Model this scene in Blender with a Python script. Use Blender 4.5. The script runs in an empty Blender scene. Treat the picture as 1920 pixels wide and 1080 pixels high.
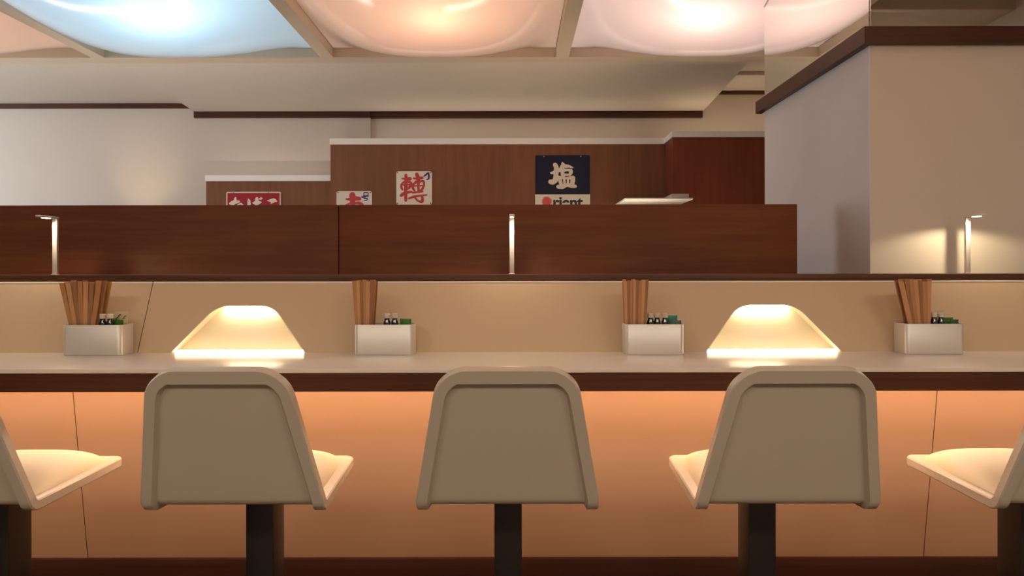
import bpy, bmesh, math, random
from mathutils import Vector, Matrix
random.seed(7)
R = math.radians
sc = bpy.context.scene
col = sc.collection

# ------------------------------------------------------------------ camera, world, exposure
F, CX, CY, EYE = 1430.0, 962.0, 508.0, 1.01     # focal length and principal point of the photograph (1920x1080)
cd = bpy.data.cameras.new('camera'); cam = bpy.data.objects.new('camera', cd); col.objects.link(cam)
cam.location = (0, 0, EYE); cam.rotation_euler = (R(90), R(0.09), 0)
cd.sensor_width = 36; cd.lens = 36 * F / 1920
cd.shift_x = -(CX - 960) / 1920; cd.shift_y = (CY - 540) / 1920
cd.clip_start = 0.05
sc.camera = cam
w = bpy.data.worlds.new('world'); sc.world = w; w.use_nodes = True
w.node_tree.nodes['Background'].inputs[0].default_value = (1, .9, .8, 1)
w.node_tree.nodes['Background'].inputs[1].default_value = 0.02
sc.view_settings.view_transform = 'Standard'; sc.view_settings.look = 'None'
sc.view_settings.gamma = 1; sc.view_settings.use_curve_mapping = False
sc.view_settings.exposure = 0.0
try:
    sc.cycles.max_bounces = 10; sc.cycles.diffuse_bounces = 5; sc.cycles.glossy_bounces = 5
    sc.cycles.transmission_bounces = 8; sc.cycles.sample_clamp_indirect = 6
    sc.cycles.caustics_reflective = False; sc.cycles.caustics_refractive = False
except Exception:
    pass

DOME_W = 3.8          # watts of a ceiling bulb
STRIP_UNDER = 36.0     # emission of the strip under the counter
STRIP_NICHE = 20.0      # emission of the strips in the glowing recesses
SPOT_W = 2.5           # watts of a reading lamp
PANEL_L = 14.0         # emission of the unseen panels added over the rear of the room
FILL_L = 26.0          # emission of the cove strips on the unseen bench added behind the partition
DAY_L = 6.5            # daylight in the unseen window added to the left wall

def lamp(name, kind, loc, power, color, parent=None, rot=(0, 0, 0), **kw):
    l = bpy.data.lights.new(name, kind); l.energy = power; l.color = color
    for k, v in kw.items(): setattr(l, k, v)
    o = bpy.data.objects.new(name, l); col.objects.link(o); o.location = loc; o.rotation_euler = rot
    if parent: o.parent = parent
    return o

# ------------------------------------------------------------------ materials
def new_mat(name):
    m = bpy.data.materials.new(name); m.use_nodes = True
    return m, m.node_tree.nodes, m.node_tree.links, m.node_tree.nodes['Principled BSDF']

def plain(name, c, rough=.5, metal=0, spec=.5, noise=0, scale=6, coat=0, bump=0, trans=0):
    m, n, l, b = new_mat(name)
    b.inputs['Base Color'].default_value = (*c, 1); b.inputs['Roughness'].default_value = rough
    b.inputs['Metallic'].default_value = metal; b.inputs['Specular IOR Level'].default_value = spec
    b.inputs['Coat Weight'].default_value = coat; b.inputs['Coat Roughness'].default_value = .12
    b.inputs['Transmission Weight'].default_value = trans
    if noise or bump:
        t = n.new('ShaderNodeTexCoord'); x = n.new('ShaderNodeTexNoise')
        x.inputs['Scale'].default_value = scale; x.inputs['Detail'].default_value = 5
        l.new(t.outputs['Object'], x.inputs['Vector'])
    if noise:
        r = n.new('ShaderNodeMapRange'); r.inputs[3].default_value = 1 - noise; r.inputs[4].default_value = 1 + noise
        l.new(x.outputs['Fac'], r.inputs[0])
        v = n.new('ShaderNodeVectorMath'); v.operation = 'SCALE'; v.inputs[0].default_value = c
        l.new(r.outputs[0], v.inputs['Scale']); l.new(v.outputs[0], b.inputs['Base Color'])
    if bump:
        bp = n.new('ShaderNodeBump'); bp.inputs['Strength'].default_value = bump; bp.inputs['Distance'].default_value = .01
        l.new(x.outputs['Fac'], bp.inputs['Height']); l.new(bp.outputs[0], b.inputs['Normal'])
    return m

def wood(name, dark, light, grain=(1.2, 30, 30), rough=.4, coat=.25, spec=.5):
    m, n, l, b = new_mat(name)
    t = n.new('ShaderNodeTexCoord'); mp = n.new('ShaderNodeMapping'); mp.inputs['Scale'].default_value = grain
    x = n.new('ShaderNodeTexNoise'); x.inputs['Scale'].default_value = 2.2; x.inputs['Detail'].default_value = 8
    x.inputs['Roughness'].default_value = .62
    x2 = n.new('ShaderNodeTexNoise'); x2.inputs['Scale'].default_value = 1.6; x2.inputs['Detail'].default_value = 3
    l.new(t.outputs['Object'], mp.inputs[0]); l.new(mp.outputs[0], x.inputs['Vector']); l.new(t.outputs['Object'], x2.inputs['Vector'])
    ad = n.new('ShaderNodeMath'); ad.operation = 'MULTIPLY_ADD'; ad.inputs[1].default_value = .55
    m2 = n.new('ShaderNodeMath'); m2.operation = 'MULTIPLY'; m2.inputs[1].default_value = .45
    l.new(x2.outputs['Fac'], m2.inputs[0]); l.new(x.outputs['Fac'], ad.inputs[0]); l.new(m2.outputs[0], ad.inputs[2])
    cr = n.new('ShaderNodeValToRGB')
    cr.color_ramp.elements[0].position = .32; cr.color_ramp.elements[0].color = (*dark, 1)
    cr.color_ramp.elements[1].position = .68; cr.color_ramp.elements[1].color = (*light, 1)
    l.new(ad.outputs[0], cr.inputs[0]); l.new(cr.outputs[0], b.inputs['Base Color'])
    b.inputs['Roughness'].default_value = rough; b.inputs['Coat Weight'].default_value = coat
    b.inputs['Coat Roughness'].default_value = .25; b.inputs['Specular IOR Level'].default_value = spec
    return m

def glow(name, c, s):
    m, n, l, b = new_mat(name)
    b.inputs['Base Color'].default_value = (*c, 1)
    b.inputs['Emission Color'].default_value = (*c, 1); b.inputs['Emission Strength'].default_value = s
    return m

def diffuser(name, c, glow_s):
    """frosted acrylic: light from the bulb behind comes through, the underside is glossy"""
    m = bpy.data.materials.new(name); m.use_nodes = True
    n, l = m.node_tree.nodes, m.node_tree.links; n.clear()
    out = n.new('ShaderNodeOutputMaterial')
    tr = n.new('ShaderNodeBsdfTranslucent'); tr.inputs[0].default_value = (*c, 1)
    df = n.new('ShaderNodeBsdfDiffuse'); df.inputs[0].default_value = (*[v * .8 for v in c], 1)
    mx = n.new('ShaderNodeMixShader'); mx.inputs[0].default_value = .3
    l.new(tr.outputs[0], mx.inputs[1]); l.new(df.outputs[0], mx.inputs[2])
    em = n.new('ShaderNodeEmission'); em.inputs[0].default_value = (*c, 1); em.inputs[1].default_value = glow_s
    ad = n.new('ShaderNodeAddShader'); l.new(mx.outputs[0], ad.inputs[0]); l.new(em.outputs[0], ad.inputs[1])
    gl = n.new('ShaderNodeBsdfGlossy'); gl.inputs['Roughness'].default_value = .14
    fr = n.new('ShaderNodeFresnel'); fr.inputs[0].default_value = 1.4
    m2 = n.new('ShaderNodeMixShader'); l.new(fr.outputs[0], m2.inputs[0]); l.new(ad.outputs[0], m2.inputs[1]); l.new(gl.outputs[0], m2.inputs[2])
    l.new(m2.outputs[0], out.inputs[0])
    return m

M = {}
M['wall'] = plain('wall paint', (.62, .53, .44), .75, noise=.03, scale=3)
M['plaster'] = plain('pillar plaster', (.56, .52, .48), .7, noise=.10, scale=2.6)
M['pillar'] = plain('pillar paint', (.69, .62, .52), .6, noise=.03, scale=3)
M['soffit'] = plain('soffit paint', (.64, .56, .47), .7, noise=.02)
M['cap'] = plain('white cap', (.86, .82, .77), .5)
M['frame'] = plain('ceiling frame paint', (.60, .49, .36), .45, noise=.05)
M['floor'] = plain('dark floor tile', (.10, .07, .05), .4, noise=.2, scale=4)
M['darkwood'] = wood('dark stained wood', (.040, .012, .005), (.105, .034, .014), (1.0, 40, 40), .42, 0, .3)
M['ledgewood'] = wood('brown ledge wood', (.060, .022, .010), (.150, .058, .026), (1.0, 40, 40), .42, 0, .3)
M['basewood'] = wood('very dark plinth wood', (.018, .005, .003), (.050, .015, .008), (1.0, 40, 40), .5, 0, .2)
M['redwood'] = wood('red brown veneer', (.115, .032, .0115), (.225, .071, .025), (.8, 14, 14), .48, 0, .18)
M['farwood'] = wood('brown veneer upright grain', (.16, .062, .029), (.25, .105, .052), (9, 9, .6), .5, 0, .2)
M['farwood_red'] = wood('reddish veneer upright grain', (.16, .038, .016), (.225, .060, .025), (9, 9, .6), .5, 0, .2)
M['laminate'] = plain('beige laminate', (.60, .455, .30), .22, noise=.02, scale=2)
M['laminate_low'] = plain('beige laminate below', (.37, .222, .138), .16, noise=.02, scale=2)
M['worktop'] = plain('pale worktop laminate', (.72, .66, .58), .28, noise=.02)
M['shell'] = plain('moulded cream shell', (.55, .46, .35), .32)
M['cushion'] = plain('cream vinyl', (.72, .60, .40), .45, bump=.05, scale=60)
M['post'] = plain('dark bronze tube', (.035, .028, .022), .35, metal=.6)
M['steel'] = plain('brushed aluminium', (.74, .69, .63), .42, metal=.55)
M['lampsteel'] = plain('satin lamp metal', (.78, .74, .68), .35, metal=.6)
M['mirror'] = plain('mirror glass', (.86, .86, .84), .015, metal=1)
M['acrylic'] = plain('cream backlit acrylic', (.62, .54, .40), .4)
M['jamb'] = plain('cream recess lining', (.70, .60, .43), .4)
M['strip_niche'] = glow('warm recess strip', (1, .89, .70), STRIP_NICHE)
M['strip_under'] = glow('warm strip under counter', (1, .68, .44), STRIP_UNDER)
M['led'] = glow('reading lamp led', (1, .80, .5), 25)
M['chop'] = [wood('chopstick wood %d' % i, d, l_, (60, 60, 3), .55, 0) for i, (d, l_) in enumerate([
    ((.36, .155, .058), (.56, .28, .115)), ((.46, .22, .085), (.66, .37, .165)), ((.24, .10, .038), (.42, .20, .082))])]
M['sauce'] = plain('dark sauce glass', (.010, .007, .006), .08, coat=1)
M['clear'] = plain('clear cap glass', (.75, .66, .52), .12, coat=.6)
M['green'] = plain('green sachet', (.07, .19, .02), .3, noise=.35, scale=90)
M['teal'] = plain('teal sachet', (.015, .22, .12), .3)
M['darkgreen'] = plain('dark green sachet', (.015, .09, .025), .3)
M['cream'] = plain('cream sachet', (.62, .50, .32), .35)
M['ink'] = plain('brown print', (.10, .03, .01), .5)
M['s_white'] = plain('cream enamel', (.74, .66, .54), .25, coat=.4)
M['s_red'] = plain('red enamel', (.36, .022, .030), .25, coat=.4)
M['s_navy'] = plain('navy enamel', (.006, .008, .028), .4, spec=.25)
M['s_paint_red'] = plain('red brush paint', (.52, .045, .045), .4)
M['s_paint_blue'] = plain('blue brush paint', (.035, .018, .13), .4)
M['s_paint_black'] = plain('black lettering', (.012, .009, .006), .4)
M['s_dot'] = plain('red dot paint', (.66, .07, .07), .4)
M['s_paint_cream'] = plain('cream brush paint', (.74, .62, .50), .4)
M['rivet'] = plain('rivet', (.45, .42, .38), .4, metal=.8)
M['darkrivet'] = plain('dark rivet', (.05, .03, .02), .5)
M['hood'] = plain('white enamel shelf', (.50, .48, .44), .4)
M['hoodgrey'] = plain('pale grey box', (.46, .42, .38), .4)

# ------------------------------------------------------------------ helpers
def tag(o, label=None, cat=None, group=None, kind=None):
    if label: o['label'] = label
    if cat: o['category'] = cat
    if group: o['group'] = group
    if kind: o['kind'] = kind
    return o

def empty(name, loc, label, cat, group=None):
    o = bpy.data.objects.new(name, None); col.objects.link(o); o.location = loc; o.empty_display_size = .1
    return tag(o, label, cat, group)

def link(name, bm, mat, parent=None, smooth=None, recalc=True):
    me = bpy.data.meshes.new(name)
    if recalc: bmesh.ops.recalc_face_normals(bm, faces=bm.faces)
    if smooth is not None:
        for f in bm.faces: f.smooth = True
        for e in bm.edges:
            if len(e.link_faces) == 2 and e.calc_face_angle(0) > R(smooth): e.smooth = False
    bm.to_mesh(me); bm.free()
    me.materials.append(mat)
    o = bpy.data.objects.new(name, me); col.objects.link(o)
    if parent: o.parent = parent
    return o

def add_box(bm, x0, x1, y0, y1, z0, z1, bev=0, seg=2):
    r = bmesh.ops.create_cube(bm, size=1)
    vs = r['verts']
    for v in vs:
        v.co = Vector(((x0 + x1) / 2 + v.co.x * (x1 - x0), (y0 + y1) / 2 + v.co.y * (y1 - y0), (z0 + z1) / 2 + v.co.z * (z1 - z0)))
    if bev:
        es = list({e for v in vs for e in v.link_edges})
        bmesh.ops.bevel(bm, geom=es, offset=bev, segments=seg, profile=.5, affect='EDGES')

def box(name, x0, x1, y0, y1, z0, z1, mat, parent=None, bev=0, seg=2):
    bm = bmesh.new(); add_box(bm, x0, x1, y0, y1, z0, z1, bev, seg)
    return link(name, bm, mat, parent, 40 if bev else None)

def prism(bm, pts, d):
    """closed outline of 3-D points pushed along vector d"""
    a = [bm.verts.new(p) for p in pts]; b = [bm.verts.new(Vector(p) + Vector(d)) for p in pts]
    bm.faces.new(a); bm.faces.new(list(reversed(b)))
    n = len(a)
    for i in range(n): bm.faces.new((a[i], a[(i + 1) % n], b[(i + 1) % n], b[i]))

def lathe(bm, prof, cx=0, cy=0, seg=20):
    rings = []
    for r, z in prof:
        rings.append([bm.verts.new((cx + r * math.cos(2 * math.pi * k / seg), cy + r * math.sin(2 * math.pi * k / seg), z)) for k in range(seg)])
    for a, b in zip(rings, rings[1:]):
        for k in range(seg): bm.faces.new((a[k], a[(k + 1) % seg], b[(k + 1) % seg], b[k]))
    bm.faces.new(list(reversed(rings[0]))); bm.faces.new(rings[-1])

def copy_tree(o, parent=None):
    c = o.copy(); col.objects.link(c)
    if parent: c.parent = parent; c.matrix_parent_inverse = o.matrix_parent_inverse
    for ch in list(o.children): copy_tree(ch, c)
    return c

def struct(o): o['kind'] = 'structure'; return o

# ------------------------------------------------------------------ the room
ZC = 2.513                                  # underside of the ceiling frame
XL, XR, YB, YF = -6.0, 2.9, -3.0, 6.87
struct(box('floor', XL - .1, XR + .1, YB - .1, YF + .1, -.1, 0, M['floor']))
struct(box('ceiling', XL - .1, XR + .1, YB - .1, YF + .1, 2.95, 3.05, M['soffit']))
struct(box('wall_left', XL - .1, XL, YB, YF, 0, 2.95, M['wall']))
struct(box('wall_right', XR, XR + .1, YB, YF, 0, 2.95, M['wall']))
struct(box('wall_rear', XL, XR, YB - .1, YB, 0, 2.95, M['wall']))
bm = bmesh.new()
add_box(bm, XL, XR, YF, YF + .1, 0, 2.95)
add_box(bm, XL, -1.277, YF - .03, YF, 0, ZC)            # the left part of the wall stands a little proud
struct(link('wall_back', bm, M['wall']))

# soffits beyond the lit ceiling
bm = bmesh.new()
add_box(bm, XL, -2.84, 5.50, YF - .03, ZC, 2.62)
struct(link('ceiling_soffit_left', bm, M['soffit']))
bm = bmesh.new()
prism(bm, [(-2.84, 5.50, ZC), (-2.84, 6.80, 2.436), (-2.84, 6.80, 2.95), (-2.84, 5.50, 2.95)], (4.54, 0, 0))
struct(link('ceiling_soffit_middle', bm, M['soffit']))
bm = bmesh.new()
add_box(bm, 1.70, XR, 5.50, 6.30, 2.655, 2.72)
add_box(bm, 1.70, XR, 6.30, YF, 2.625, 2.72)
struct(link('ceiling_soffit_right', bm, M['soffit']))
bm = bmesh.new(); add_box(bm, XL, XR, YB, .98, ZC, 2.62)
struct(link('ceiling_soffit_rear', bm, M['soffit']))
struct(box('trim_1', XL, -2.84, YF - .055, YF - .03, 2.470, ZC, M['darkwood']))
bm = bmesh.new()
add_box(bm, -2.85, -1.277, YF - .06, YF - .03, 2.383, 2.475)
add_box(bm, -1.277, 1.70, YF - .045, YF, 2.383, 2.475)
struct(link('trim_2', bm, M['darkwood']))
struct(box('trim_3', 1.60, XR, YF - .03, YF, 2.595, 2.650, M['darkwood']))

# unseen daylight window and light panels, added to brighten from left and rear
M['daylight'] = glow('added daylit pane', (.78, .88, 1), DAY_L)
M['added_panel_light'] = glow('warm white fill panel', (1, .90, .77), PANEL_L)
struct(box('added_window_1', XL, XL + .03, 3.4, 6.4, 1.1, 2.4, M['daylight']))
bm = bmesh.new()
for y0, y1, z0, z1 in ((3.34, 3.40, 1.04, 2.46), (6.40, 6.46, 1.04, 2.46), (3.34, 6.46, 1.04, 1.10), (3.34, 6.46, 2.40, 2.46)): add_box(bm, XL, XL + .06, y0, y1, z0, z1)
struct(link('added_window_frame_1', bm, M['cap']))
for x in (-2.0, 0.0, 2.0):
    tag(box('added_light_panel', x - .6, x + .6, -1.3, -.7, ZC - .025, ZC - .004, M['added_panel_light']), 'warm white fill panel added in the rear soffit, unseen behind the viewpoint', 'ceiling light', 'added light panels over the rear of the room')

# pillar with a mirrored top
PX, PY0, PY1 = 1.271, 2.72, 3.85
struct(box('column', PX, XR, PY0, PY1, 0, 1.84, M['plaster']))
struct(box('wall_column_front', PX, XR, PY0 - .006, PY0, .0, 1.84, M['pillar']))
struct(box('column_core', PX + .012, XR, PY0 + .012, PY1, 1.84, 2.95, M['soffit']))
bm = bmesh.new()
prism(bm, [(XR, PY0 - .03, 1.811), (PX - .03, PY0 - .03, 1.811), (PX - .03, PY1 + .05, 1.811), (PX + .002, PY1 + .05, 1.811), (PX + .002, PY0 + .002, 1.811), (XR, PY0 + .002, 1.811)], (0, 0, .06))
struct(link('trim_4', bm, M['darkwood']))
tag(box('mirror_panel', PX, PX + .010, PY0 + .002, PY1, 1.871, 2.94, M['mirror']),
    'tall mirror on the side face of the pillar, reflecting the pink ceiling dome', 'mirror')
tag(box('mirror_panel', PX + .002, XR, PY0 - .008, PY0 + .002, 1.871, 2.94, M['mirror']),
    'mirror over the wood band on the front face of the pillar', 'mirror')

# ------------------------------------------------------------------ ceiling grid and dome lights
BX = [-4.53, -2.916, -1.308, .349, 1.99]     # beams running away from the camera
bm = bmesh.new()
for x in BX:
    y1 = 5.36
    if x > PX: add_box(bm, x - .045, x + .045, PY1 + .01, y1, ZC, 2.72); add_box(bm, x - .045, x + .045, 1.03, PY0 - .04, ZC, 2.72)
    else: add_box(bm, x - .045, x + .045, 1.03, y1, ZC, 2.72)
add_box(bm, XL, XR, 5.36, 5.50, ZC, 2.95)
add_box(bm, XL, XR, .98, 1.03, ZC, 2.95)
add_box(bm, XL, PX - .04, 3.15, 3.23, ZC, 2.72)
struct(link('ceiling_grid', bm, M['frame']))
struct(box('ceiling_deck', XL, PX - .001, 1.03, 5.36, 2.80, 2.84, M['cap']))
struct(box('ceiling_deck_right', PX - .001, XR, PY1 + .01, 5.36, 2.80, 2.84, M['cap']))
struct(box('ceiling_deck_front', PX - .001, XR, 1.03, PY0 - .03, 2.80, 2.84, M['cap']))

PEACH, BLUE, ORANGE, PINK = (1, .66, .47), (.62, .84, 1), (1, .62, .42), (1, .74, .66)
dm = {k: diffuser('frosted dome ' + k, c, g) for k, c, g in (
    ('peach', (.92, .67, .53), .36), ('blue', (.66, .82, .93), .42), ('orange', (.92, .67, .53), .38), ('pink', (.93, .75, .69), .44))}
LC = {'peach': PEACH, 'blue': BLUE, 'orange': ORANGE, 'pink': PINK}
def dome(x0, x1, y0, y1, kind, bulb, label, group, power=1.0):
    cx, cy = (x0 + x1) / 2, (y0 + y1) / 2; a, b = (x1 - x0) / 2 - .004, (y1 - y0) / 2 - .004
    t = empty('dome_light', (cx, cy, ZC), label, 'ceiling light', group)
    bm = bmesh.new(); N = 40; g = []
    us, vs = [-1 + 2 * i / N for i in range(N + 1)], [-1 + 2 * i / N for i in range(N + 1)]
    if x1 > PX and y1 > PY1:                                # a grid line follows the pillar, the sheet is cut round it
        for q, t_ in ((us, (PX - .004 - cx) / a), (vs, (PY1 + .004 - cy) / b)):
            q[min(range(1, N), key=lambda i: abs(q[i] - t_))] = t_
    for v in vs:
        g.append([])
        for u in us:
            h = (1 - abs(u) ** 2.7) * (1 - v * v)
            g[-1].append(bm.verts.new((u * a, v * b, 2.580 - ZC - .29 * h)))
    for j in range(N):
        for i in range(N):
            f = [g[j][i], g[j + 1][i], g[j + 1][i + 1], g[j][i + 1]]
            if all(q.co.x + cx > PX - .006 and PY0 - .03 < q.co.y + cy < PY1 + .006 for q in f): continue
            bm.faces.new(f)
    bmesh.ops.delete(bm, geom=[v for v in bm.verts if not v.link_faces], context='VERTS')
    link('diffuser', bm, dm[kind], t, 60, False)
    bm = bmesh.new(); bx, by = bulb[0] - cx, bulb[1] - cy
    lathe(bm, [(.012, .286), (.02, .27), (.02, .12), (.012, .11)], bx, by, 12)
    link('bulb_holder', bm, M['cap'], t, 40)
    lamp('bulb', 'POINT', (bx, by, .0), DOME_W * power, LC[kind], t, shadow_soft_size=.05)
    return t
VG, HG = 'ceiling dome lights over the far side', 'ceiling dome lights above the stools'
def span(i): return BX[i] + .045, BX[i + 1] - .045
dome(*span(0), 3.23, 5.36, 'peach', (-3.5, 4.0), 'peach lit ceiling dome at the left frame edge, beside the blue-white one', VG)
dome(*span(1), 3.23, 5.36, 'blue', (-1.87, 4.0), 'blue-white lit ceiling dome at top left', VG, 1.3)
dome(*span(2), 3.23, 5.36, 'orange', (-.40, 4.0), 'orange-peach lit ceiling dome between the blue-white and pink domes', VG)
dome(*span(3), 3.23, 5.36, 'pink', (1.015, 4.0), 'pale pink lit ceiling dome beside the mirrored pillar', VG)
for i, k in ((0, 'blue'), (1, 'peach'), (2, 'orange'), (3, 'peach')):
    dome(*span(i), 1.03, 3.15 if i < 3 else PY0 - .04, k, (sum(span(i)) / 2, 2.0),
         'lit ceiling dome directly above the stools, beyond the upper frame edge', HG, .6)

# ------------------------------------------------------------------ far side: panelling, signs, canopy
t = empty('wall_panelling', (-2.07, 6.6, 0), 'low brown wood panelling with white cap holding the red wide sign', 'wall panelling')
box('panel', -.544, .539, -.10, .24, 0, 1.778, M['farwood'], t)
box('cap', -.548, .539, -.115, .24, 1.778, 1.828, M['cap'], t)
t = empty('wall_panelling', (-.125, 6.6, 0), 'tall brown wood panelling with white cap behind the navy sign', 'wall panelling')
box('panel', -1.406, 1.405, -.20, .24, 0, 2.071, M['farwood'], t)
box('cap', -1.41, 1.395, -.215, .24, 2.071, 2.122, M['cap'], t)
t = empty('wall_panelling', (2.1, 6.5, 0), 'reddish wood panelling nearest the pillar, standing forward', 'wall panelling')
box('panel', -.82, .80, -.40, .36, 0, 2.076, M['farwood_red'], t)
box('cap', -.83, .80, -.415, .36, 2.076, 2.122, M['cap'], t)

for o, x0, x1, L, c in ((bpy.data.objects['wall_panelling'], -.50, .50, 3.0, (1, .90, .80)), (bpy.data.objects['wall_panelling.001'], -1.1, 1.2, 4.0, (1, .88, .76)), (bpy.data.objects['wall_panelling.002'], -.75, .60, 9.0, (1, .80, .58))):
    zt = 1.828 if x1 == .50 else 2.122
    box('light_strip', x0, x1, .05, .08, zt, zt + .008, glow('added cap top strip', c, L), o)  # unseen strips added on the caps to brighten the wall above

# brush strokes: polylines (x, y, width) swept as flat paint
def stroke(bm, pts, y):
    P = [Vector((p[0], p[1], p[2] * 1.18)) for p in pts]
    if len(P) == 2: P = [P[0], (P[0] + P[1]) / 2, P[1]]
    S = []
    for i in range(len(P) - 1):
        p0, p1, p2, p3 = P[max(i - 1, 0)], P[i], P[i + 1], P[min(i + 2, len(P) - 1)]
        for k in range(6):
            s = k / 6
            S.append(.5 * ((2 * p1) + (p2 - p0) * s + (2 * p0 - 5 * p1 + 4 * p2 - p3) * s * s + (3 * p1 - p0 - 3 * p2 + p3) * s ** 3))
    S.append(P[-1])
    L, Q = [], []
    for i, p in enumerate(S):
        d = (S[min(i + 1, len(S) - 1)] - S[max(i - 1, 0)]).to_2d()
        if d.length < 1e-9: d = Vector((1, 0))
        d.normalize(); n = Vector((-d.y, d.x)) * max(p.z, .0005) / 2
        L.append(bm.verts.new((p.x + n.x, y, p.y + n.y))); Q.append(bm.verts.new((p.x - n.x, y, p.y - n.y)))
    for i in range(len(S) - 1):
        try: bm.faces.new((L[i], L[i + 1], Q[i + 1], Q[i]))
        except ValueError: pass
    for p in (S[0], S[-1]):
        c = [bm.verts.new((p.x + max(p.z, .0005) / 2 * math.cos(a * math.pi / 6), y - .00005, p.y + max(p.z, .0005) / 2 * math.sin(a * math.pi / 6))) for a in range(12)]
        bm.faces.new(c)

def lettering(name, strokes, mat, parent, y, org, k):
    """strokes in picture units measured from org (x right, y down), k metres per unit"""
    bm = bmesh.new()
    for i, s in enumerate(strokes): stroke(bm, [((x - org[0]) * k, -(yy - org[1]) * k, ww * k) for x, yy, ww in s], y - i * .00012)
    return link(name, bm, mat, parent)

def plate(name, x0, x1, z0, z1, y0, y1, r, mat, parent):
    bm = bmesh.new(); pts = []
    for cx, cz, a0 in ((x1 - r, z1 - r, 0), (x0 + r, z1 - r, 90), (x0 + r, z0 + r, 180), (x1 - r, z0 + r, 270)):
        for k in range(6):
            a = R(a0 + 18 * k); pts.append((cx + r * math.cos(a), y0, cz + r * math.sin(a)))
    prism(bm, pts, (0, y1 - y0, 0))
    return link(name, bm, mat, parent)

def rivets(parent, pts, y, mat, r=.005):
    for x, z in pts:
        bm = bmesh.new(); lathe(bm, [(r, 0), (r, .002), (r * .5, .0035)], 0, 0, 10)
        bm.transform(Matrix.Translation((x, y, z)) @ Matrix.Rotation(R(90), 4, 'X'))
        link('rivet', bm, mat, parent)

YS = 6.4                                     # face of the tall panelling
U = YS / F
# red wide sign
k = 6.5 / F / 16
t = empty('enamel_sign', ((425 - CX) * 6.5 / F, 6.5, 1.01 + (CY - 359) * 6.5 / F), 'wide red sign with white brush lettering and white rim', 'sign', 'enamel signs on the panelling')
plate('plate', 0, .464, -.20, 0, -.006, 0, .012, M['s_white'], t)
plate('red_field', .010, .454, -.190, -.010, -.0075, -.006, .004, M['s_red'], t)
lettering('lettering', [
    [(205, 490, 60), (300, 460, 100), (460, 435, 60)], [(362, 320, 45), (345, 420, 85), (280, 520, 85), (230, 640, 45)],
    [(430, 530, 25), (520, 500, 50), (585, 530, 25)], [(430, 640, 30), (600, 640, 40)],
    [(745, 350, 15), (770, 430, 80), (765, 620, 75)], [(895, 475, 40), (1000, 470, 120), (1125, 455, 40)], [(1005, 345, 80), (1005, 450, 90), (1000, 620, 70)],
    [(1085, 345, 30), (1120, 365, 35)], [(1125, 315, 30), (1160, 345, 35)],
    [(1315, 408, 12), (1420, 405, 70), (1510, 395, 95), (1590, 425, 40)], [(1430, 480, 30), (1500, 440, 60)], [(1330, 640, 30), (1590, 640, 50)]],
    M['s_paint_cream'], t, -.0085, (85, 140), k)
rivets(t, [(.062, -.008), (.36, -.008)], -.0075, M['darkrivet'], .004)
# white sign, only its top shows
k = U / 9.6
t = empty('enamel_sign', ((631.5 - CX) * U, YS, 1.01 + (CY - 358) * U), 'white sign mostly hidden by the partition, small blue character at its corner', 'sign', 'enamel signs on the panelling')
plate('plate', 0, .297, -.34, 0, -.006, 0, .018, M['s_white'], t)
lettering('red_lettering', [
    [(398, 530, 95), (400, 600, 90), (405, 720, 75), (405, 900, 60)], [(275, 600, 15), (340, 605, 45), (440, 590, 70), (525, 595, 55)],
    [(400, 665, 30), (330, 690, 30), (270, 720, 20), (180, 850, 20)], [(440, 675, 35), (520, 675, 50), (580, 720, 50), (650, 860, 30)]],
    M['s_paint_red'], t, -.0072, (112, 458), k)
lettering('blue_lettering', [
    [(605, 490, 14), (602, 540, 14)], [(605, 488, 14), (675, 488, 16), (672, 535, 14), (604, 540, 14)], [(572, 565, 26), (630, 555, 22), (695, 546, 12)],
    [(620, 560, 18), (610, 590, 18), (662, 590, 18), (655, 620, 16), (612, 630, 12)]],
    M['s_paint_blue'], t, -.0072, (112, 458), k)
rivets(t, [(.013, -.012), (.284, -.012)], -.0065, M['darkrivet'])
# white sign with a large red character
t = empty('enamel_sign', ((743.5 - CX) * U, YS, 1.01 + (CY - 321) * U), 'white sign with a large red brush character and blue corner mark', 'sign', 'enamel signs on the panelling')
plate('plate', 0, .299, -.280, 0, -.006, 0, .018, M['s_white'], t)
lettering('red_lettering', [
    [(1365, 175, 45), (1370, 260, 50), (1362, 450, 52), (1362, 625, 48)], [(1292, 235, 18), (1360, 240, 40), (1440, 240, 55)],
    [(1330, 295, 30), (1288, 345, 35), (1285, 395, 38), (1305, 435, 30)], [(1335, 300, 30), (1420, 295, 40), (1462, 325, 40), (1440, 380, 42), (1390, 420, 40)],
    [(1320, 352, 22), (1440, 345, 24)], [(1280, 540, 48), (1340, 500, 50), (1465, 470, 35)],
    [(1562, 160, 55), (1585, 230, 60), (1588, 340, 45), (1592, 480, 34)], [(1500, 230, 25), (1570, 235, 40), (1655, 222, 45)],
    [(1545, 300, 35), (1498, 350, 38), (1492, 405, 38), (1520, 450, 30)], [(1540, 292, 36), (1620, 290, 36), (1680, 285, 34), (1690, 350, 34), (1650, 440, 36), (1600, 450, 30)],
    [(1520, 370, 22), (1680, 362, 22)], [(1485, 492, 28), (1570, 480, 32), (1665, 470, 26)], [(1420, 592, 32), (1540, 555, 38), (1740, 530, 24)],
    [(1655, 540, 34), (1662, 610, 44), (1645, 655, 46), (1580, 635, 22)], [(1530, 580, 26), (1575, 635, 30)]],
    M['s_paint_red'], t, -.0072, (1192, 104), k)
lettering('blue_lettering', [[(1695, 190, 22), (1735, 160, 28), (1768, 138, 26), (1778, 190, 28), (1775, 235, 26), (1738, 255, 14)]],
          M['s_paint_blue'], t, -.0072, (1192, 104), k)
rivets(t, [(.012, -.012), (.287, -.012), (.012, -.268), (.287, -.268)], -.0065, M['darkrivet'])
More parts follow.
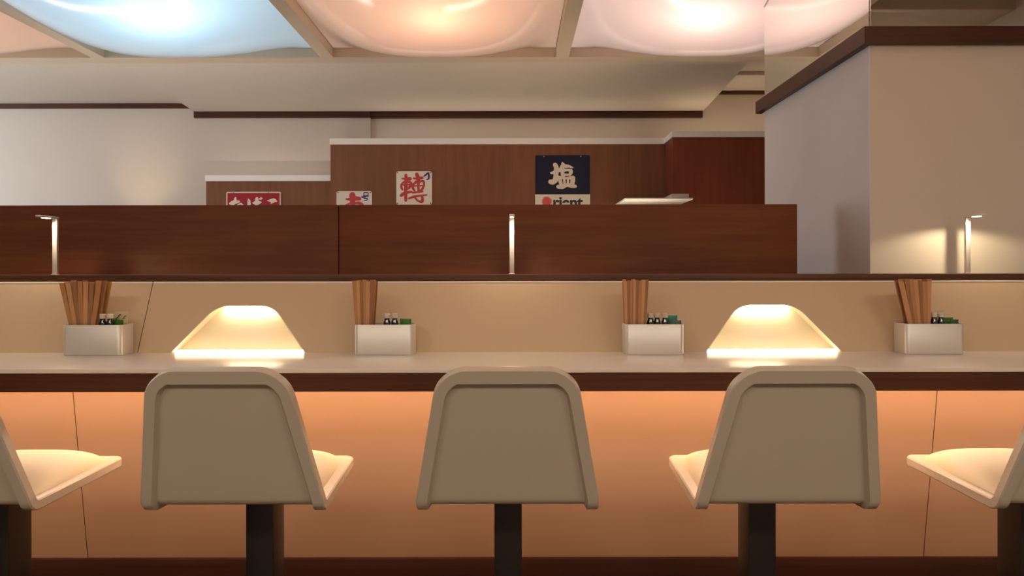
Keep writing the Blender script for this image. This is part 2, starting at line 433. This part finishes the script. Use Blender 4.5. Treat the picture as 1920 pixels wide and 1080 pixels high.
# navy sign with a white name strip below
t = empty('enamel_sign', ((1003.5 - CX) * U, YS, 1.01 + (CY - 291.5) * U), 'navy sign with cream brush character over a white name strip', 'sign', 'enamel signs on the panelling')
plate('plate', .002, .459, -.328, 0, -.006, 0, .012, M['s_navy'], t)
plate('name_strip', 0, .461, -.468, -.328, -.0068, 0, .004, M['s_white'], t)
k = U / 9.815
lettering('cream_lettering', [
    [(505, 290, 70), (528, 350, 75), (520, 480, 75), (505, 580, 80)], [(428, 438, 30), (500, 425, 60), (585, 385, 55)],
    [(420, 600, 72), (470, 600, 85), (540, 545, 60), (570, 510, 40)],
    [(638, 255, 30), (650, 310, 80), (590, 385, 45)], [(650, 315, 70), (750, 315, 45), (830, 342, 20)],
    [(632, 380, 50), (640, 440, 60), (650, 505, 55)], [(640, 395, 50), (720, 385, 40), (800, 390, 45)], [(800, 395, 50), (790, 440, 60), (770, 478, 35)], [(660, 475, 50), (770, 472, 34)],
    [(600, 520, 50), (700, 535, 34), (830, 525, 62)], [(595, 530, 60), (600, 600, 60), (620, 670, 50)], [(672, 540, 38), (678, 660, 44)],
    [(740, 540, 36), (740, 660, 44)], [(835, 530, 65), (828, 590, 75), (815, 665, 60)],
    [(560, 690, 60), (640, 690, 70), (720, 662, 56), (800, 672, 70), (875, 685, 50)]],
    M['s_paint_cream'], t, -.0072, (136, 113), k)
bm = bmesh.new(); lathe(bm, [(.044, 0), (.044, .0008)], 0, 0, 36); bm.transform(Matrix.Translation((.0975, -.0068, -.388)) @ Matrix.Rotation(R(90), 4, 'X'))
link('red_ring', bm, M['s_dot'], t)
bm = bmesh.new(); lathe(bm, [(.0415, 0), (.0415, .0008)], 0, 0, 36); bm.transform(Matrix.Translation((.0975, -.0076, -.388)) @ Matrix.Rotation(R(90), 4, 'X'))
link('white_ring', bm, M['s_white'], t)
bm = bmesh.new(); lathe(bm, [(.0385, 0), (.0385, .0008)], 0, 0, 36); bm.transform(Matrix.Translation((.0975, -.0084, -.388)) @ Matrix.Rotation(R(90), 4, 'X'))
link('red_dot', bm, M['s_dot'], t)
def text_mesh(s, size, off):
    c = bpy.data.curves.new('lettering', 'FONT'); c.body = s; c.size = size; c.offset = off; c.extrude = .0004
    o = bpy.data.objects.new('lettering', c); col.objects.link(o)
    dg = bpy.context.evaluated_depsgraph_get(); dg.update()
    me = bpy.data.meshes.new_from_object(o.evaluated_get(dg))
    bpy.data.objects.remove(o); return me
me = text_mesh('rient', .128, .0042); me.materials.clear(); me.materials.append(M['s_paint_black'])
xs = [v.co.x for v in me.vertices]; sx = .250 / (max(xs) - min(xs)); mn = min(xs)
for v in me.vertices: v.co = Vector(((v.co.x - mn) * sx + .152, -.0075 - v.co.z, v.co.y - .436))
o = bpy.data.objects.new('name_lettering', me); col.objects.link(o); o.parent = t
rivets(t, [(.075, -.010), (.383, -.010)], -.0065, M['rivet'])

t = empty('wall_canopy', (1.0, 5.75, 1.5), 'thin white canopy shelf with a small grey box, fixed beside the navy sign', 'shelf')
box('slab', -.236, .229, -.55, .349, -.006, .008, M['hood'], t, .004)
box('box', .105, .225, -.44, -.10, .008, .045, M['hoodgrey'], t, .002)

# ------------------------------------------------------------------ partition behind the counter
for x0, x1, lab in ((-3.6, -.688, 'wide reddish-brown wood partition panel running off to the left'), (-.684, 1.118, 'dark brown wood partition panel whose right end stops before the pillar')):
    t = tag(box('partition_panel', x0, x1, 3.0, 3.045, 0, 1.271, M['redwood'], None, .0015), lab, 'partition', 'wood partition panels')
t = empty('added_light_bench', (-1.3, 5.1, 0), 'added low bench with cove lights on top, hidden behind the wood partition', 'bench')  # made-up bench carrying strips that brighten the far soffit and walls
box('body', -2.9, 2.5, -.2, .2, 0, 1.15, M['farwood'], t)
M['fill'] = glow('neutral white cove strip', (1, .91, .80), FILL_L)
M['fill_warm'] = glow('warm cove strip', (1, .82, .60), FILL_L * 1.3)
box('light_strip', -2.8, .1, -.03, .03, 1.15, 1.16, M['fill'], t)
box('light_strip', .9, 2.45, -.03, .03, 1.15, 1.16, M['fill_warm'], t)
# assumed warm uplight and stand, unseen behind the partition, added for the wall glow
t = empty('assumed_uplight', (-3.28, 6.20, 0), 'assumed slim uplight hidden behind the partition, washing the left back wall', 'lamp')
bm = bmesh.new(); lathe(bm, [(.09, 0), (.09, .015), (.012, .03), (.012, 1.38), (.03, 1.40), (.03, 1.46)], 0, 0, 16); link('stand', bm, M['post'], t, 40)
lamp('bulb', 'SPOT', (0, 0, 1.47), 9.0, (1, .74, .46), t, rot=(R(122), 0, 0), spot_size=R(62), spot_blend=1.0, shadow_soft_size=.03)

# ------------------------------------------------------------------ counter
CF, CB, CZ = 2.024, 2.452, .7517
XA, XB = -3.0, 2.6
t = empty('bar_counter', (0, 2.24, 0), 'long pale bar counter with dark wood front edge', 'counter')
def loc(o, root): o.location = -root.location; return o
loc(box('countertop', XA, XB, CF - .002, CB, CZ - .012, CZ, M['worktop'], t, .0025, 3), t)
loc(box('front_edge', XA, XB, CF, CF + .022, CZ - .0615, CZ - .012, M['darkwood'], t), t)
loc(box('underside_board', XA, XB, CF + .022, CB, CZ - .052, CZ - .012, M['cap'], t), t)
loc(box('light_strip', XA + .2, XB - .2, 2.195, 2.215, CZ - .060, CZ - .052, M['strip_under'], t), t)  # unseen strip, assumed from the glow on the panel and seats

loc(box('light_strip', XA + .2, XB - .2, 2.050, 2.060, CZ - .058, CZ - .052, M['strip_under'], t), t)  # second strip, added to brighten the seat rims

# splash panel leaning back, with two glowing recesses cut in its foot
SB = Vector((0, 2.430, CZ)); ST = Vector((0, 2.535, .973)); SV = (ST - SB); SH = SV.length; SV.normalize()
NH, NHALF, NSL = .1637, .2175, .757
def niche_outline(cx, half, inset=0.0, n=8):
    """points (x, v) from the left foot over the top to the right foot"""
    hb, hh = half - inset, NH - inset * .8
    ht = hb - NSL * hh; Rr = .085
    ang = math.atan2(1, NSL); tl = Rr * math.tan(ang / 2)
    right = [(hb, 0.0)]
    sx, sv = -math.cos(ang), math.sin(ang)
    c0 = (ht - sx * tl, hh - sv * tl)
    cc = (ht - tl, hh - Rr)
    for i in range(n + 1):
        a = (math.pi / 2 - ang) + ang * i / n
        right.append((cc[0] + Rr * math.cos(a), cc[1] + Rr * math.sin(a)))
    left = [(-x, v) for x, v in right]
    return [(cx + x, v) for x, v in left + right[::-1]]
def sp(x, v, d=0.0): p = SB + SV * v; return Vector((x, p.y + d, p.z))
NC = [(-.878, .2165), (.831, .2185)]
t = empty('splash_panel', (-2.1, 2.43, CZ), 'beige splash panel at far left, left of the slanted seam', 'splash panel', 'splash panels')
bm = bmesh.new(); prism(bm, [sp(XA, 0), sp(-1.1985, 0), sp(-1.1985, SH), sp(XA, SH)], (0, .012, 0)); loc(link('panel', bm, M['laminate'], t), t)
loc(box('edge_highlight_bead', XA, -1.1985, 2.5335, 2.540, .9705, .976, M['cap'], t, .0018), t)  # pale bead stands in for the highlight along the top edge
t = empty('splash_panel', (.7, 2.43, CZ), 'long beige glossy splash panel with two glowing recesses cut in it', 'splash panel', 'splash panels')
bm = bmesh.new()
pts = [sp(-1.1955, 0)]
for c, h in NC: pts += [sp(x, v) for x, v in niche_outline(c, h)]
pts += [sp(XB, 0), sp(XB, SH), sp(-1.1955, SH)]
prism(bm, pts, (0, .012, 0)); loc(link('panel', bm, M['laminate'], t), t)
loc(box('edge_highlight_bead', -1.1955, XB, 2.5335, 2.540, .9705, .976, M['cap'], t, .0018), t)  # same pale stand-in for the edge highlight

for (c, h), lab in zip(NC, ('glowing trapezoid recess light in the splash panel, left one', 'glowing trapezoid recess light in the splash panel, right one')):
    t = empty('recess_light', (c, 2.45, CZ), lab, 'recess light', 'glowing recesses in the splash panel')
    OL = niche_outline(c, h); d0, d1 = .012, .075
    bm = bmesh.new()
    a = [bm.verts.new(sp(x, v, d0)) for x, v in OL]; b = [bm.verts.new(sp(x, v, d1)) for x, v in OL]
    for i in range(len(a) - 1): bm.faces.new((a[i], a[i + 1], b[i + 1], b[i]))
    bm.faces.new((a[-1], a[0], b[0], b[-1]))
    o = loc(link('lining', bm, M['jamb'], t), t)
    bm = bmesh.new(); prism(bm, [sp(x, v, d1) for x, v in OL], (0, .008, 0)); loc(link('back_panel', bm, M['acrylic'], t), t)
    # bright outline bead around the mouth
    bm = bmesh.new(); IL = niche_outline(c, h, .004)
    for i in range(len(OL) - 1):
        q = [sp(*OL[i], .0005), sp(*OL[i + 1], .0005), sp(*IL[i + 1], .0005), sp(*IL[i], .0005)]
        prism(bm, q, (0, .011, 0))
    loc(link('rim_bead', bm, M['jamb'], t), t)
    bm = bmesh.new(); z0 = .001
    prism(bm, [sp(c - h + .006, z0, .022), sp(c + h - .006, z0, .022), sp(c + h - .009, z0 + .005, .022), sp(c - h + .009, z0 + .0045, .022)], (0, .004, 0))
    loc(link('lower_light_strip', bm, M['strip_niche'], t), t)
    ht = h - NSL * NH
    bm = bmesh.new(); prism(bm, [sp(c - ht + .0, NH - .010, .050), sp(c + ht - .0, NH - .010, .050), sp(c + ht - .012, NH - .004, .050), sp(c - ht + .012, NH - .004, .050)], (0, .022, 0))
    loc(link('upper_light_strip', bm, M['strip_niche'], t), t)

t = tag(box('wood_ledge', XA, XB, 2.540, 2.706, .974, .999, M['ledgewood'], None, .0015), 'dark wood ledge along the top of the splash panel', 'ledge')
struct(box('wall_counter_core', XA, XB, 2.63, 2.70, 0, .974, M['cap']))

# front panels under the counter lean inwards to the foot
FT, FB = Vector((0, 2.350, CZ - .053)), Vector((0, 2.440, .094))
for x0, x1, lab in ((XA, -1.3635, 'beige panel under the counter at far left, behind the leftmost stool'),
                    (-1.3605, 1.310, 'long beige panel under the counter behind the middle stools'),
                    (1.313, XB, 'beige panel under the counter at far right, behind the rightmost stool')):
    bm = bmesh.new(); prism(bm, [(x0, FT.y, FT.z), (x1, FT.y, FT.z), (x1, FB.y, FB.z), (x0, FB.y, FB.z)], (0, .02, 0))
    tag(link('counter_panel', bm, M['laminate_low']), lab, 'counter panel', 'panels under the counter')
struct(box('baseboard_counter', XA, XB, 2.425, 2.46, 0, .095, M['basewood'], None, .002))

# ------------------------------------------------------------------ reading lamps on the ledge
def reading_lamp(x, lab):
    t = empty('reading_lamp', (x, 2.62, .999), lab, 'lamp', 'reading lamps on the wood ledge')
    box('base', -.010, .010, -.009, .009, 0, .003, M['lampsteel'], t, .001)
    box('post', -.0078, .0078, -.006, .006, .003, .192, M['lampsteel'], t, .001)
    head = box('head', -.009, .009, -.098, .008, .192, .199, M['lampsteel'], t, .002)
    box('led', -.0055, .0055, -.070, -.035, .1905, .192, M['led'], head)
    lamp('lamp_light', 'SPOT', (0, -.052, .188), SPOT_W, (1, .80, .52), t, spot_size=R(165), spot_blend=.3, shadow_soft_size=.005)
    return t
reading_lamp(-1.572, 'slim metal reading lamp on the ledge behind the leftmost metal box')
reading_lamp(-.004, 'slim metal reading lamp at the middle of the ledge, below the navy sign')
reading_lamp(1.561, 'slim metal reading lamp on the ledge in front of the pillar')

# ------------------------------------------------------------------ stools
def shell_frame():
    """side profile of the outer face, (y, z) relative to the post foot: back, bend, seat"""
    y0 = 1.845
    A, Bp = Vector((1.530 - y0, .809)), Vector((1.622 - y0, .5))
    C = Vector((2.078 - y0, .484))
    corner = Vector((1.632 - y0, .493))
    d1 = (A - corner).normalized(); d2 = (C - corner).normalized()
    half = math.acos(max(-1, min(1, d1.dot(d2)))) / 2; rad = .038; tl = rad / math.tan(half)
    p1, p2 = corner + d1 * tl, corner + d2 * tl
    bis = (d1 + d2).normalized(); cen = corner + bis * (rad / math.sin(half))
    path = []; L1 = (A - p1).length
    us = [L1 * (i / 44) ** 1.7 for i in range(45)]
    for u in us: path.append((A - d1 * u, u))
    a1 = math.atan2(*(p1 - cen).yx); a2 = math.atan2(*(p2 - cen).yx)
    da = (a2 - a1 + math.pi) % (2 * math.pi) - math.pi
    for i in range(1, 11):
        a = a1 + da * i / 10; path.append((cen + rad * Vector((math.cos(a), math.sin(a))), L1 + abs(da) * rad * i / 10))
    Lb = L1 + abs(da) * rad; L2 = (C - p2).length
    for i in range(1, 31):
        s = 1 - (1 - i / 30) ** 1.6; path.append((p2 + d2 * L2 * s, Lb + L2 * s))
    return path, L1, Lb, Lb + L2
PATH, SL1, SLB, SLT = shell_frame()
def half_w(u, inset=0.0, rt=.058, rf=.03):
    """half width of the outline at path length u, rounded at the top and at the seat front"""
    if u <= SL1: wv = .1405 + (.1955 - .1405) * u / SL1
    elif u <= SLB: wv = .1955
    else: wv = .1955 + (.168 - .1955) * (u - SLB) / (SLT - SLB)
    wv -= inset; a = u - inset; b = SLT - inset - u
    if a < 0 or b < 0: return None
    if a < rt: wv -= rt - math.sqrt(max(0, rt * rt - (rt - a) ** 2))
    if b < rf: wv -= rf - math.sqrt(max(0, rf * rf - (rf - b) ** 2))
    return wv
def shell_mesh():
    bm = bmesh.new(); RIM, TH, DEP, S = .024, .024, .0115, .006
    K = 14
    n2 = len(PATH); O, I = [], []
    for k, (p, u) in enumerate(PATH):
        q0, q1 = PATH[max(k - 1, 0)][0], PATH[min(k + 1, n2 - 1)][0]
        tg = (q1 - q0).normalized(); nrm = Vector((-tg.y, tg.x))      # towards the sitter's side
        if k < 3: pass
        wo = half_w(u); wi = half_w(u, RIM, .040, .02); wj = half_w(u, RIM + S, .038, .018)
        if wi is None: wi = wo * .8; pan = 0.0; wj = wi * .98
        elif wj is None: wj = wi * .97; pan = 0.0
        else: pan = 1.0
        xs = [-wo, -wo + .003, -wi, -wj] + [-wj + 2 * wj * i / K for i in range(1, K)] + [wj, wi, wo - .003, wo]
        hs = [.003, 0, 0, DEP * pan] + [DEP * pan] * (K - 1) + [DEP * pan, 0, 0, .003]
        hi = [TH - .003, TH, TH, TH - .005 * pan] + [TH - .005 * pan] * (K - 1) + [TH - .005 * pan, TH, TH, TH - .003]
        e = .0025 if (k == 0 or k == n2 - 1) else 0
        O.append([bm.verts.new((x, *(p + nrm * (h + e)))) for x, h in zip(xs, hs)])
        I.append([bm.verts.new((x, *(p + nrm * (h - e)))) for x, h in zip(xs, hi)])
    m_ = len(O[0])
    for r in range(n2 - 1):
        for c in range(m_ - 1):
            bm.faces.new((O[r][c], O[r][c + 1], O[r + 1][c + 1], O[r + 1][c]))
            bm.faces.new((I[r][c], I[r + 1][c], I[r + 1][c + 1], I[r][c + 1]))
        bm.faces.new((O[r][0], O[r + 1][0], I[r + 1][0], I[r][0])); bm.faces.new((O[r][-1], I[r][-1], I[r + 1][-1], O[r + 1][-1]))
    for r in (0, n2 - 1):
        for c in range(m_ - 1): bm.faces.new((O[r][c], O[r][c + 1], I[r][c + 1], I[r][c]))
    return bm
def pad_mesh(u0, u1, inset, puff, off0, rt=.03):
    """domed cushion lying on the inner face between path lengths u0 and u1"""
    bm = bmesh.new(); K = 22; T, B = [], []
    rows = [(p, u, k) for k, (p, u) in enumerate(PATH) if u0 <= u <= u1]
    for p, u, k in rows:
        q0, q1 = PATH[max(k - 1, 0)][0], PATH[min(k + 1, len(PATH) - 1)][0]
        tg = (q1 - q0).normalized(); nrm = Vector((-tg.y, tg.x))
        wv = half_w(u, inset, .04, .05) or .05
        s = (u - u0) / (u1 - u0); fu = max(0, 1 - abs(2 * s - 1) ** 3.2) ** .7
        top, bot = [], []
        for i in range(K + 1):
            v = -1 + 2 * i / K; x = wv * math.copysign(abs(v) ** .85, v)
            fv = max(0, 1 - abs(v) ** 3.4) ** .7
            top.append(bm.verts.new((x, *(p + nrm * (off0 + .002 + puff * fu * fv)))))
            bot.append(bm.verts.new((x, *(p + nrm * off0))))
        T.append(top); B.append(bot)
    n = len(T)
    for r in range(n - 1):
        for c in range(K):
            bm.faces.new((T[r][c], T[r][c + 1], T[r + 1][c + 1], T[r + 1][c])); bm.faces.new((B[r][c], B[r + 1][c], B[r + 1][c + 1], B[r][c + 1]))
        bm.faces.new((T[r][0], T[r + 1][0], B[r + 1][0], B[r][0])); bm.faces.new((T[r][-1], B[r][-1], B[r + 1][-1], T[r + 1][-1]))
    for r in (0, n - 1):
        for c in range(K): bm.faces.new((T[r][c], T[r][c + 1], B[r][c + 1], B[r][c]))
    return bm
stool = empty('bar_stool', (-.0126, 1.845, 0), 'cream moulded bar stool at the centre, below the middle lamp', 'stool', 'bar stools along the counter')
link('shell', shell_mesh(), M['shell'], stool, 35)
tag(link('seat_cushion', pad_mesh(SLB - .01, SLT - .022, .024, .048, .0195), M['cushion'], stool, 60), 'pale yellow padded seat')
link('back_cushion', pad_mesh(.03, SL1 - .03, .030, .012, .0195), M['cushion'], stool, 60)
box('post', -.0325, .0325, -.045, .045, 0, .486, M['post'], stool, .004)
for x, lab in ((-1.225, 'cream bar stool cut off by the left frame edge'), (-.600, 'cream bar stool in front of the left glowing recess'),
               (.588, 'cream bar stool in front of the right glowing recess'), (1.230, 'cream bar stool cut off by the right frame edge')):
    c = copy_tree(stool); c.location.x = x; c['label'] = lab

# ------------------------------------------------------------------ condiment boxes
BW, BD, BH, BY = .181, .088, .0935, 2.345
def caddy(cx, lab):
    t = empty('condiment_box', (cx, BY + BD / 2, CZ), lab, 'condiment box', 'metal condiment boxes on the counter')
    def ring(w, d, r, z):
        pts = []
        for sx, sy, a0 in ((1, 1, 0), (-1, 1, 90), (-1, -1, 180), (1, -1, 270)):
            for k in range(9):
                a = R(a0 + 90 * k / 8); pts.append((sx * (w / 2 - r) + r * math.cos(a), sy * (d / 2 - r) + r * math.sin(a), z))
        return pts
    bm = bmesh.new(); e = .001; rings = []
    for w, d, r, z in ((BW - 2 * e, BD - 2 * e, .013, 0), (BW, BD, .014, e), (BW, BD, .014, BH - .0006), (BW - .001, BD - .001, .0135, BH),
                       (BW - .004, BD - .004, .012, BH), (BW - .004, BD - .004, .012, .003)):
        rings.append([bm.verts.new(p) for p in ring(w, d, r, z)])
    n = len(rings[0])
    for a, b in zip(rings, rings[1:]):
        for i in range(n): bm.faces.new((a[i], a[(i + 1) % n], b[(i + 1) % n], b[i]))
    bm.faces.new(list(reversed(rings[0]))); bm.faces.new(rings[-1])
    link('box_body', bm, M['steel'], t, 40)
    return t

def chopsticks(cx, x_rim0, x_rim1, x_top0, x_top1, per_row, rows, width, where, ztop):
    """x offsets from the box centre, in metres, of the bundle at the rim and at its top"""
    lab = 'flat brown wooden chopstick standing in %s' % where; grp = 'chopsticks in %s' % where
    n = 0
    for r in range(rows):
        for i in range(per_row):
            s = (i + (.5 if r % 2 else 0) + random.uniform(-.08, .08)) / (per_row - .5)
            length = ztop + random.uniform(-.006, .004)
            f = BH / ztop
            top = x_top0 + (x_top1 - x_top0) * s; rim = x_rim0 + (x_rim1 - x_rim0) * s
            bot = rim - (top - rim) * f / (1 - f) * .55
            yb = -BD / 2 + .016 + r * .0125; yt = yb + (r - 1) * .002
            bm = bmesh.new(); secs = []
            for z, x, y, wd, th in ((.0035, bot, yb, width * .55, .0045), (BH, rim, yb + (yt - yb) * f, width * .85, .0055), (length, top, yt, width, .0065)):
                secs.append([bm.verts.new((x + a * wd / 2, y + b * th / 2, z)) for a, b in ((-1, -1), (1, -1), (1, 1), (-1, 1))])
            for a, b in zip(secs, secs[1:]):
                for q in range(4): bm.faces.new((a[q], a[(q + 1) % 4], b[(q + 1) % 4], b[q]))
            bm.faces.new(list(reversed(secs[0]))); bm.faces.new(secs[-1])
            o = link('chopstick', bm, M['chop'][(n * 7 + r + int(cx * 10)) % 3]); o.location = (cx, BY + BD / 2, CZ)
            tag(o, lab, 'chopstick', grp); n += 1

def bottle(x, y, lab, h=.124):
    t = empty('sauce_bottle', (x, y, CZ + .003), lab, 'bottle', 'small sauce bottles in the metal boxes')
    bm = bmesh.new(); lathe(bm, [(.0095, 0), (.0112, .003), (.0112, h - .034), (.0105, h - .027), (.0080, h - .021), (.0075, h - .014)]); link('body', bm, M['sauce'], t, 40)
    bm = bmesh.new(); p = [(.0090, h - .015)]
    for i in range(3): p += [(.0100, h - .0135 + i * .0045), (.0100, h - .0110 + i * .0045), (.0090, h - .0102 + i * .0045)]
    p += [(.008, h)]
    lathe(bm, p); link('cap', bm, M['clear'], t, 40)

def sachet(x, y, wd, h, rz, lean, mat, lab, marks=False):
    t = empty('sachet', (x, y, CZ + .004), lab, 'sachet', 'sachets in the metal boxes')
    t.rotation_euler = (R(lean), 0, R(rz))
    bm = bmesh.new(); N = 10; g = [[], []]
    for side in (0, 1):
        for j in range(N + 1):
            row = []
            for i in range(N + 1):
                u, v = -1 + 2 * i / N, -1 + 2 * j / N
                th = .0005 + .0035 * (1 - u ** 4) * (1 - abs(v) ** 6)
                row.append(bm.verts.new((u * wd / 2 * (1 - .02 * math.cos(v * 9)), (1 if side else -1) * th, (v + 1) / 2 * h + .001 * math.sin(u * 14 + j * .2))))
            g[side].append(row)
    for side in (0, 1):
        for j in range(N):
            for i in range(N): bm.faces.new((g[side][j][i], g[side][j][i + 1], g[side][j + 1][i + 1], g[side][j + 1][i]))
    rim = lambda q: [q[0][i] for i in range(N)] + [q[j][N] for j in range(N)] + [q[N][i] for i in range(N, 0, -1)] + [q[j][0] for j in range(N, 0, -1)]
    a, b = rim(g[0]), rim(g[1])
    for i in range(len(a)): bm.faces.new((a[i], a[(i + 1) % len(a)], b[(i + 1) % len(b)], b[i]))
    link('wrapper', bm, mat, t, 50)
    if marks:
        bm = bmesh.new()
        for q in range(7):
            cx, cz = random.uniform(-.3, .4) * wd, h * (.86 + random.uniform(-.05, .06)); s = wd * .06
            stroke(bm, [(cx - s, cz - s * .5, .0015), (cx, cz + s * .4, .002), (cx + s, cz - s * .1, .0012)], -.0046)
        link('print', bm, M['ink'], t)

BXS = [-1.297, -.399, .436, 1.300]
names = ['the leftmost metal box', 'the metal box right of the left recess', 'the metal box left of the right recess', 'the rightmost metal box']
for cx, lab in zip(BXS, ('leftmost brushed metal condiment box on the counter', 'brushed metal condiment box right of the left glowing recess',
                         'brushed metal condiment box left of the right glowing recess', 'rightmost brushed metal condiment box on the counter')):
    caddy(cx, lab)
H = .228
chopsticks(BXS[0], -.070, .004, -.098, .026, 7, 4, .0150, names[0], H)
chopsticks(BXS[1], -.084, -.040, -.092, -.032, 6, 4, .0112, names[1], H)
chopsticks(BXS[2], -.086, -.026, -.090, -.018, 8, 4, .0096, names[2], H)
chopsticks(BXS[3], -.070, -.010, -.100, -.006, 7, 4, .0140, names[3], H)
yb = BY + BD / 2
for bx, (xs, nm) in zip(BXS, (((.018, .041), names[0]), ((.006, .030), names[1]), ((-.008, .014, .037), names[2]), ((.012, .034), names[3]))):
    side = ['left', 'right'] if len(xs) == 2 else ['left', 'middle', 'right']
    for x, s in zip(xs, side): bottle(bx + x, yb - .012 + (.006 if s == 'middle' else 0), '%s dark sauce bottle with clear cap in %s' % (s, nm))
sachet(BXS[0] + .055, yb + .002, .052, .103, -20, 0, M['green'], 'green sachet in the leftmost metal box')
sachet(BXS[0] + .052, yb + .026, .050, .128, 0, 0, M['cream'], 'cream printed sachet behind the bottles in the leftmost metal box', True)
sachet(BXS[1] + .062, yb + .002, .038, .105, -15, 0, M['green'], 'green sachet in the metal box right of the left recess')
sachet(BXS[2] + .066, yb + .022, .034, .113, 0, 0, M['teal'], 'teal sachet in the metal box left of the right recess')
sachet(BXS[2] + .070, yb - .006, .038, .099, 0, 0, M['darkgreen'], 'dark green sachet in front of the teal one')
sachet(BXS[3] + .040, yb + .026, .045, .128, 0, 0, M['cream'], 'cream sachet behind the bottles in the rightmost metal box', True)
sachet(BXS[3] + .066, yb + .004, .034, .106, 15, 0, M['green'], 'upper green sachet in the rightmost metal box')
sachet(BXS[3] + .072, yb - .016, .026, .101, 0, 0, M['darkgreen'], 'small green sachet at the front of the rightmost metal box')
